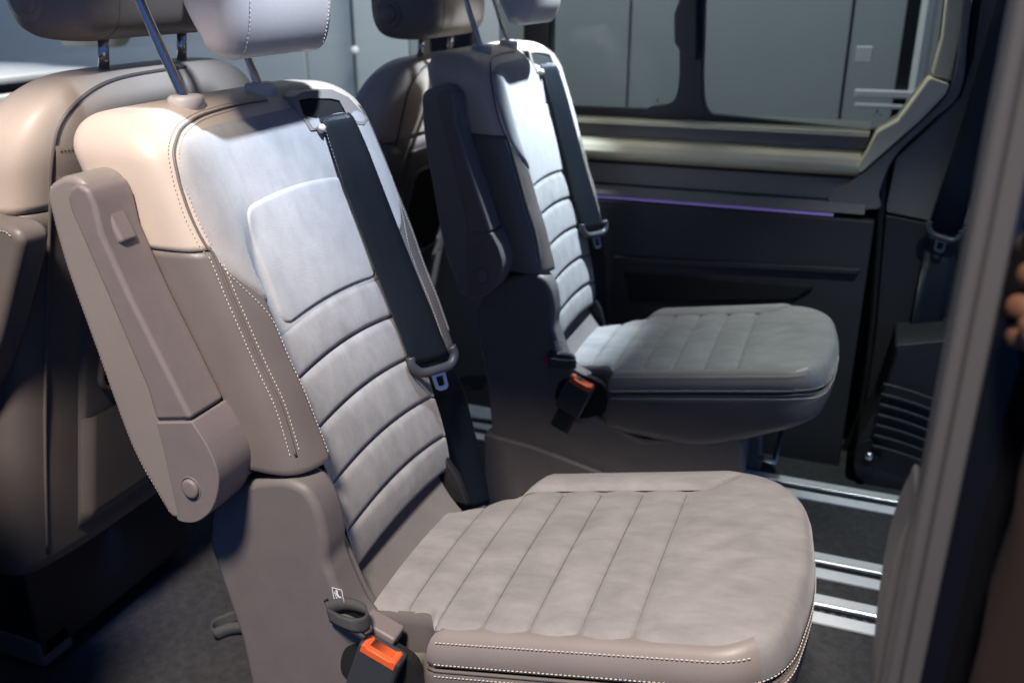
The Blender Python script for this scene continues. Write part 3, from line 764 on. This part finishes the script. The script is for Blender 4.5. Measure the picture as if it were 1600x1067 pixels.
    box('anchor_guide', ony(583, 985, .80)+Vector((.006, .012, -.004)), (.05, .03, .02), PLAST, seat, .004, M)
    setorg((0, 0, 0))
    return seat
HEADM = principled('pale_cream_leather', (.62, .56, .51), .44, bump=('vor', 420, .3, .0006), mottle=(9, .04))
seat1 = build_seat()
tag(seat1, 'near grey and beige swivel seat with folded-up armrest in the foreground', 'car seat', 'swivel seats of the second row')

# second seat: a copy, its upholstered upper part set a little more upright
FAR = Vector((0, .89, 0))
FIXED = ('side_cover', 'base_plinth', 'front_bracket', 'adjuster_bar')
def kids(o): return [c for c in bpy.data.objects if c.parent == o]
def copy_seat(src, off, pitch):
    r = src.copy(); COL.objects.link(r); r.location = src.location+off
    piv = Vector((-.70, CY, .56))-SEAT0
    M = Matrix.Translation(piv) @ Matrix.Rotation(R(pitch), 4, 'Y') @ Matrix.Translation(-piv)
    for ch in kids(src):
        c = ch.copy(); COL.objects.link(c); c.parent = r
        if not ch.name.split('.')[0] in FIXED: c.matrix_local = M
        for g in kids(ch):
            d = g.copy(); COL.objects.link(d); d.parent = c
    return r
seat2 = copy_seat(seat1, FAR, 3.4)
tag(seat2, 'rear swivel seat in blue shade, standing beside the far window wall', 'car seat')

# ================================================================== front seats, seen from behind
def build_front():
    O = Vector((-1.1, 1.10, 0)); s = empty('front_seat', O); setorg(O)
    cy, hw, zt, rt, t0 = 1.10, .262, 1.056, .115, .15
    xm = lambda z: -1.035-.30*(1.0-z)+.06*max(0, .6-z)
    def rg(z, ins=0):
        k = 0
        if z > zt-rt: q_ = min(1, (z-zt+rt)/rt); k = rt*(1-math.sqrt(max(0, 1-q_*q_)))
        w_, t_ = hw-k*1.25-ins, t0/2-k*.42-ins; out = []
        for i in range(96):
            th = 2*math.pi*(i+.5)/96; c_, s_ = math.cos(th), math.sin(th)
            out.append(Vector((xm(z)+t_*math.copysign(abs(s_)**.5, s_), cy+w_*math.copysign(abs(c_)**.5, c_), z)))
        return out
    sp = .885
    b = loft('backrest', [rg(.262, .03), rg(.265, .012)]+[rg(z) for z in lin(.275, sp-.0012, 30)]+[rg(sp-.0004, .003)], TAUPE, s, True)
    zz = lin(sp+.0012, zt-rt, 6)+[zt-rt+rt*math.sin(t) for t in lin(.08, math.pi/2-.03, 18)]
    loft('upper_cover', [rg(sp+.0004, .003)]+[rg(z) for z in zz], BEIGE, b, False, True)
    # seam between flank and back, and the stitched strap
    def surf(y, z, o=.0):
        k = 0
        if z > zt-rt: q_ = min(1, (z-zt+rt)/rt); k = rt*(1-math.sqrt(max(0, 1-q_*q_)))
        w_, t_ = hw-k*1.25, t0/2-k*.42; a = min(.999, abs(y-cy)/w_)
        return Vector((xm(z)+t_*(1-a**4)**.25+o, y, z))
    pth = spline([surf(cy-.218, z) for z in (.30, .5, .7, .885, .95)]+[surf(cy-.20, 1.0), surf(cy-.15, 1.032), surf(cy-.08, 1.046), surf(cy+.05, 1.049)], 6)
    tube('piping', pth, .0028, TAUPE, b, 8)
    ys = lin(cy-.214, cy-.17, 5)
    grid('strap_patch', lambda y, z: surf(y, z, .0025), ys, lin(.925, .972, 6), BEIGE, b)
    stitches('stitching', [[surf(y, z, .004) for y in lin(cy-.212, cy-.172, 6)] for z in (.929, .968)], THREADD, b)
    # back shell with pocket
    grid('back_shell', lambda u, v: surf(cy+u*.165, .31+v*.55, .006-.010*max(0, 1-min(1-abs(u), v*2, (1-v)*2)/.06)**2), lin(-1, 1, 40), lin(0, 1, 40), PLASTD, b)
    def rr(y0, y1, z0, z1, r_, o):
        pts = []
        for (a, c_, q_) in ((y1-r_, z1-r_, 0), (y0+r_, z1-r_, 1), (y0+r_, z0+r_, 2), (y1-r_, z0+r_, 3)):
            for k in range(6):
                t = math.pi/2*(q_+k/5); pts.append(surf(a+r_*math.cos(t), c_+r_*math.sin(t), o))
        return pts
    tube('pocket_rim', rr(cy-.125, cy+.125, .56, .80, .03, .008), .006, PLASTD, b, 8, True)
    r1 = rr(cy-.121, cy+.121, .564, .796, .028, .0085)
    mesh('pocket_opening', r1, [tuple(range(len(r1)))], VOIDM, b, False)
    grid('back_pocket', lambda u, v: surf(cy+u*.16, .32+v*.21, .016-.012*max(0, 1-min(1-abs(u), v*2)/.08)**2), lin(-1, 1, 30), lin(0, 1, 16), TAUPE, b)
    # headrest with round knob
    hc = Vector((-1.01, cy-.012, 1.186)); hw2, hx, hz = .150, .085, .09
    rings = []
    for t in lin(-1, 1, 26):
        k = max(0, (abs(t)-.72)/.28); f_ = 1-.30*(1-math.sqrt(max(0, 1-k*k)))
        rings.append([hc+Vector((hx*f_*math.copysign(abs(math.cos(a))**.55, math.cos(a)), hw2*t, hz*f_*math.copysign(abs(math.sin(a))**.55, math.sin(a))-.02*math.cos(a)*0)) for a in lin(0, 2*math.pi*47/48, 48)])
    h = loft('headrest', rings, FHEAD, s, True, True)
    ky = hc.y-hw2
    for rad, hgt, mt in ((.030, .004, FHEAD), (.019, .008, FHEAD)):
        cc = [[Vector((hc.x-.028+r_*math.cos(a), ky+.002-g, hc.z-.035+r_*math.sin(a))) for a in lin(0, 2*math.pi*27/28, 28)] for r_, g in ((rad, 0), (rad, hgt*.7), (rad*.93, hgt), (rad*.2, hgt))]
        loft('fold_knob', cc, mt, h, True, True)
    seam = [hc+Vector((1.004*hx*.985*math.copysign(abs(math.cos(a))**.55, math.cos(a)), -hw2*.70, 1.004*hz*.985*math.copysign(abs(math.sin(a))**.55, math.sin(a)))) for a in lin(-math.pi*.95, math.pi*.4, 40)]
    tube('piping', seam, .002, TAUPE, h, 6); stitches('stitching', [[p+Vector((.001, -.005, 0)) for p in seam]], THREADD, h)
    for yy in (cy-.078, cy+.083):
        tube('post', [(-1.015, yy, 1.03), (-.998, yy, 1.12)], .0075, CHROME, h, 14)
        cc = [[Vector((-1.012+r_*math.cos(a), yy+r_*1.3*math.sin(a), z_)) for a in lin(0, 2*math.pi*23/24, 24)] for r_, z_ in ((.026, 1.035), (.026, 1.049), (.022, 1.053), (.008, 1.053))]
        loft('post_collar', cc, TAUPE, b, True, True)
    # cushion stub and floor frame below the backrest
    box('seat_cushion', (-1.50, cy, .34), (.48, .48, .14), TAUPE, s, .04, None, 5)
    box('seat_box', (-1.47, cy, .15), (.42, .40, .24), BLACKP, s, .01)
    V = empty('y', (0, 0, 0)); bpy.data.objects.remove(V)
    box('rail_cover', (-1.345, cy-.165, .045), (.17, .075, .07), PLASTD, s, .014, None, 4)
    box('rail_slot', (-1.325, cy-.165, .082), (.11, .026, .006), VOIDM, s, .002)
    box('rail_catch', (-1.36, cy-.19, .086), (.05, .02, .012), STEEL, s, .004)
    # armrest of the seat, folded up on the door side
    ap = [Vector((a, b_, 0)) for a, b_ in xz([(-90, 350), (-30, 348), (12, 356), (29, 372), (30, 395), (16, 460), (-10, 560), (-50, 640), (-110, 600)], .80)]
    ar = extr('armrest', [(p.x, p.y) for p in spline(ap, 4, True)], .80, .85, TAUPE, s, .012, 4)
    stitches('stitching', [[ony(a, b_, .799) for a, b_ in ((-30, 357), (8, 362), (22, 374))]], THREAD, ar)
    setorg((0, 0, 0)); return s
FHEAD = principled('brown_grey_leather', (.235, .190, .160), .46, bump=('vor', 420, .3, .0006), mottle=(9, .05))
fr1 = build_front(); tag(fr1, 'front seat seen from behind at the left edge, beige shoulder and chrome headrest posts', 'car seat', 'front seats')
fr2 = fr1.copy(); COL.objects.link(fr2); fr2.location = fr1.location+Vector((.035, .915, -.05)); tag(fr2, 'front seat in shade, seen between the two swivel seats', 'car seat')
for ch in kids(fr1):
    c = ch.copy(); COL.objects.link(c); c.parent = fr2
    for g in kids(ch): d = g.copy(); COL.objects.link(d); d.parent = c

# ================================================================== van front: dash, pillars, windows
dz = ony(60, 112, 1.3)
dt = CAM+ray(60, 113)*((-2.3-CAM.x)/ray(60, 113).x)
dash = box('dashboard', (-2.62, 1.3, dt.z-.27), (.60, 2.1, .42), BLACKP, None, .03); tag(dash, 'dark dashboard, its top strip coloured white as if lit, behind the front seat', 'dashboard')
box('dash_top', (-2.55, 1.3, dt.z-.012), (.50, 2.06, .022), DASH, dash, .008)
box('dash_panel', (-2.31, 1.3, dt.z-.10), (.03, 2.0, .10), DASH, dash, .008)
for a, b, nm in ((660, 677, 'pillar_edge'), (678, 742, 'centre_pillar'), (822, 864, 'window_post')):
    xa, xb = ony(a, 60, 2.40).x, ony(b, 60, 2.40).x
    box(nm, ((xa+xb)/2, 2.40, 1.28), (xb-xa, .05 if nm != 'pillar_edge' else .06, .94), CREAM if nm == 'pillar_edge' else BLACKP, wall, .008)
xa, xb = ony(30, 60, 2.40).x, ony(660, 60, 2.40).x
extr('front_window_pane', [(-3.2, .80), (xb, .80), (xb, 1.6), (-3.2, 1.6)], 2.395, 2.399, CLEAR, wall)
extr('mirror_trim', [(-2.42, .98), (-2.20, .98), (-2.16, 1.02), (-2.22, 1.12), (-2.40, 1.10)], 2.28, 2.34, CREAM, wall, .015)

# exterior hall
HY = 4.3
hall = mesh('hall_wall', [(-9, HY+.03, -1), (4, HY+.03, -1), (4, HY+.03, 4.5), (-9, HY+.03, 4.5)], [(0, 1, 2, 3)], HALLD, None, False); tag(hall, kind='structure')
ed = [-9]+[ony(a, 60, HY).x for a in (478, 640, 985, 1328)]+[4]
for k, (a, b) in enumerate(zip(ed, ed[1:])):
    box('wall_panel', ((a+b)/2, HY, 1.75), (b-a-.012, .03, 5.5), HALLL if k < 2 else HALLG, hall, .003)
hf = mesh('hall_floor', [(-9, -4, -.45), (5, -4, -.45), (5, HY, -.45), (-9, HY, -.45)], [(0, 1, 2, 3)], HALLD, None, False); tag(hf, kind='structure')
hw_ = mesh('hall_end_wall', [(-6.5, -4, -1), (-6.5, HY, -1), (-6.5, HY, 4.5), (-6.5, -4, 4.5)], [(0, 1, 2, 3)], HALLL, None, False); tag(hw_, kind='structure')
rod = empty('wall_rod', (ony(550, 60, 4.2).x, 4.2, 0)); setorg(rod.location); tag(rod, 'thin grey rod with a small knob in front of the pale hall wall', 'rod')
xr_ = rod.location.x
tube('rod', [(xr_, 4.2, -.4), (xr_+.02, 4.2, 3)], .011, STEEL, rod, 10)
kz = ony(549, 80, 4.2).z
loft('knob', [[Vector((xr_+.012+.022*r_*math.cos(t), 4.2+.022*r_*math.sin(t), kz+h_)) for t in lin(0, 5.9, 16)] for h_, r_ in ((-.024, .4), (-.014, .9), (0, 1), (.014, .9), (.024, .4))], DASH, rod, True, True)
setorg((0, 0, 0))
bn = empty('hall_bench', (1.0, 3.6, -.45)); setorg((1.0, 3.6, -.45)); tag(bn, 'white slatted bench outside, seen through the right-hand window pane', 'bench')
BYY = 3.6
for ya, yb in ((140, 155), (161, 172)):
    a, b = ony(1336, ya, BYY), ony(1436, yb, BYY)
    box('slat', ((a.x+b.x)/2, BYY, (a.z+b.z)/2), (b.x-a.x, .03, abs(a.z-b.z)), DASH, bn, .004)
a = ony(1420, 60, BYY+.04); box('post', (a.x, BYY+.04, .35), (.045, .05, 1.9), BLACKP, bn, .004)
a = ony(1350, 85, BYY+.04); box('white_plate', (a.x, BYY+.03, a.z), (.055, .02, .055), DASH, bn, .003)
setorg((0, 0, 0))
cu = []
xs = lin(ony(1432, 60, 3.9).x, ony(1520, 60, 3.9).x, 60)
ct = grid('reflection_sheet', lambda x, z: Vector((x, 3.9+.03*math.sin(x*70)+.012*math.sin(x*151), z)), xs, [-.4, .5, 1.2, 2.5], DASH); tag(ct, 'pale pleated sheet standing in for bright reflections at the right end of the window', 'reflection')  # added sheet in place of bright streaks reflected in the glass

# ================================================================== door pillar close to the camera, right
dp = empty('door_pillar', (.075, .55, .5)); setorg((.075, .55, .5)); tag(dp, 'blurred grey door pillar trim close to the camera at the right edge', 'pillar')
def vtube(x0, x1, y0, y1, mat, name, z0=.2, z1=1.6, bw=.004):
    return box(name, ((x0+x1)/2, (y0+y1)/2, (z0+z1)/2), (x1-x0, y1-y0, z1-z0), mat, dp, bw)
vtube(.0625, .0720, .545, .58, PILLAR, 'pillar_edge', bw=.004)
vtube(.0725, .0850, .552, .585, PILLAR, 'pillar_face', bw=.003)
vtube(.0855, .60, .575, .62, BLKPAINT, 'door_panel', bw=.003)
bp = [Vector((a, b, 0)) for a, b in xz([(1440, 790), (1420, 812), (1404, 848), (1388, 905), (1374, 985), (1362, 1100), (1352, 1250), (1450, 1250), (1470, 900)], .60)]
extr('pillar_foot', [(p.x, p.y) for p in spline(bp, 5, True)], .60, .66, PILLAR, dp, .012, 4)
setorg((0, 0, 0))

# a red guide tab shows behind the strap of the rear seat only
c = ony(853, 563, 1.678); setorg(seat2.location); box('red_tab', c, (.010, .006, .016), RED, seat2, .002)
setorg((0, 0, 0))

# ================================================================== fingers and sleeve at the right edge
# unseen slab added on the front door side to shade the seat and floor
fd = box('door_shade_slab', (-1.62, .49, .49), (1.46, .07, 1.02), DARKT, None, .02); tag(fd, kind='structure')
PO = Vector((.12, .535, .6)); per = empty('person', PO); setorg(PO)
tag(per, 'bent fingers and brown sleeve of a person at the far right edge', 'person')
vs = []; es = []; rs = []
def chain(pts, start=None):
    prev = start
    for p, r_ in pts:
        vs.append(Vector(p)); rs.append(r_); k = len(vs)-1
        if prev is not None: es.append((prev, k))
        prev = k
    return prev
chain([((.155, .545, .80), .030), ((.142, .543, .87), .026), ((.136, .541, .92), .024), ((.132, .540, .965), .026), ((.130, .540, 1.0), .026)])
for k, (z, xk) in enumerate(((1.037, .101), (1.019, .0955), (1.000, .0935), (.983, .0965))):
    chain([((.122, .540, z-.004), .0100), ((xk+.004, .541, z), .0088), ((xk-.002, .550, z-.003), .0080), ((xk+.010, .560, z-.008), .0072)], 4)
chain([((.118, .530, .968), .0105), ((.104, .528, .985), .0090), ((.0965, .531, 1.0), .0078)], 3)
me = bpy.data.meshes.new('hand'); me.from_pydata([v-PO for v in vs], es, [])
ho = link('hand', me, SKIN, per)
sk = ho.modifiers.new('skin', 'SKIN')
for i, r_ in enumerate(rs): me.skin_vertices[0].data[i].radius = (r_, r_)
me.skin_vertices[0].data[0].use_root = True
sd = ho.modifiers.new('sub', 'SUBSURF'); sd.levels = 2; sd.render_levels = 2
sl = []
for z, r_, xo in ((.955, .0325, .0), (.952, .0350, .0), (.93, .037, .002), (.90, .0395, .003), (.86, .041, .005), (.82, .043, .006), (.78, .0455, .008), (.70, .047, .010), (.60, .049, .012), (.45, .05, .014)):
    sl.append([Vector((.1475+xo+r_*math.cos(t)*(1+.04*math.sin(5*t+z*60)), .536+r_*.75*math.sin(t), z+.004*math.sin(3*t))) for t in lin(0, 2*math.pi*31/32, 32)])
loft('sleeve', sl, BROWN, per, False, True)
setorg((0, 0, 0))

# added blue spot without a visible source, for the glow on the floor
lamp('floor_glow_spot', 'SPOT', (-1.245, 1.10, .20), (-1.15, 1.10, 0), .45, (.14, .30, 1.0), .02, 110, .8)
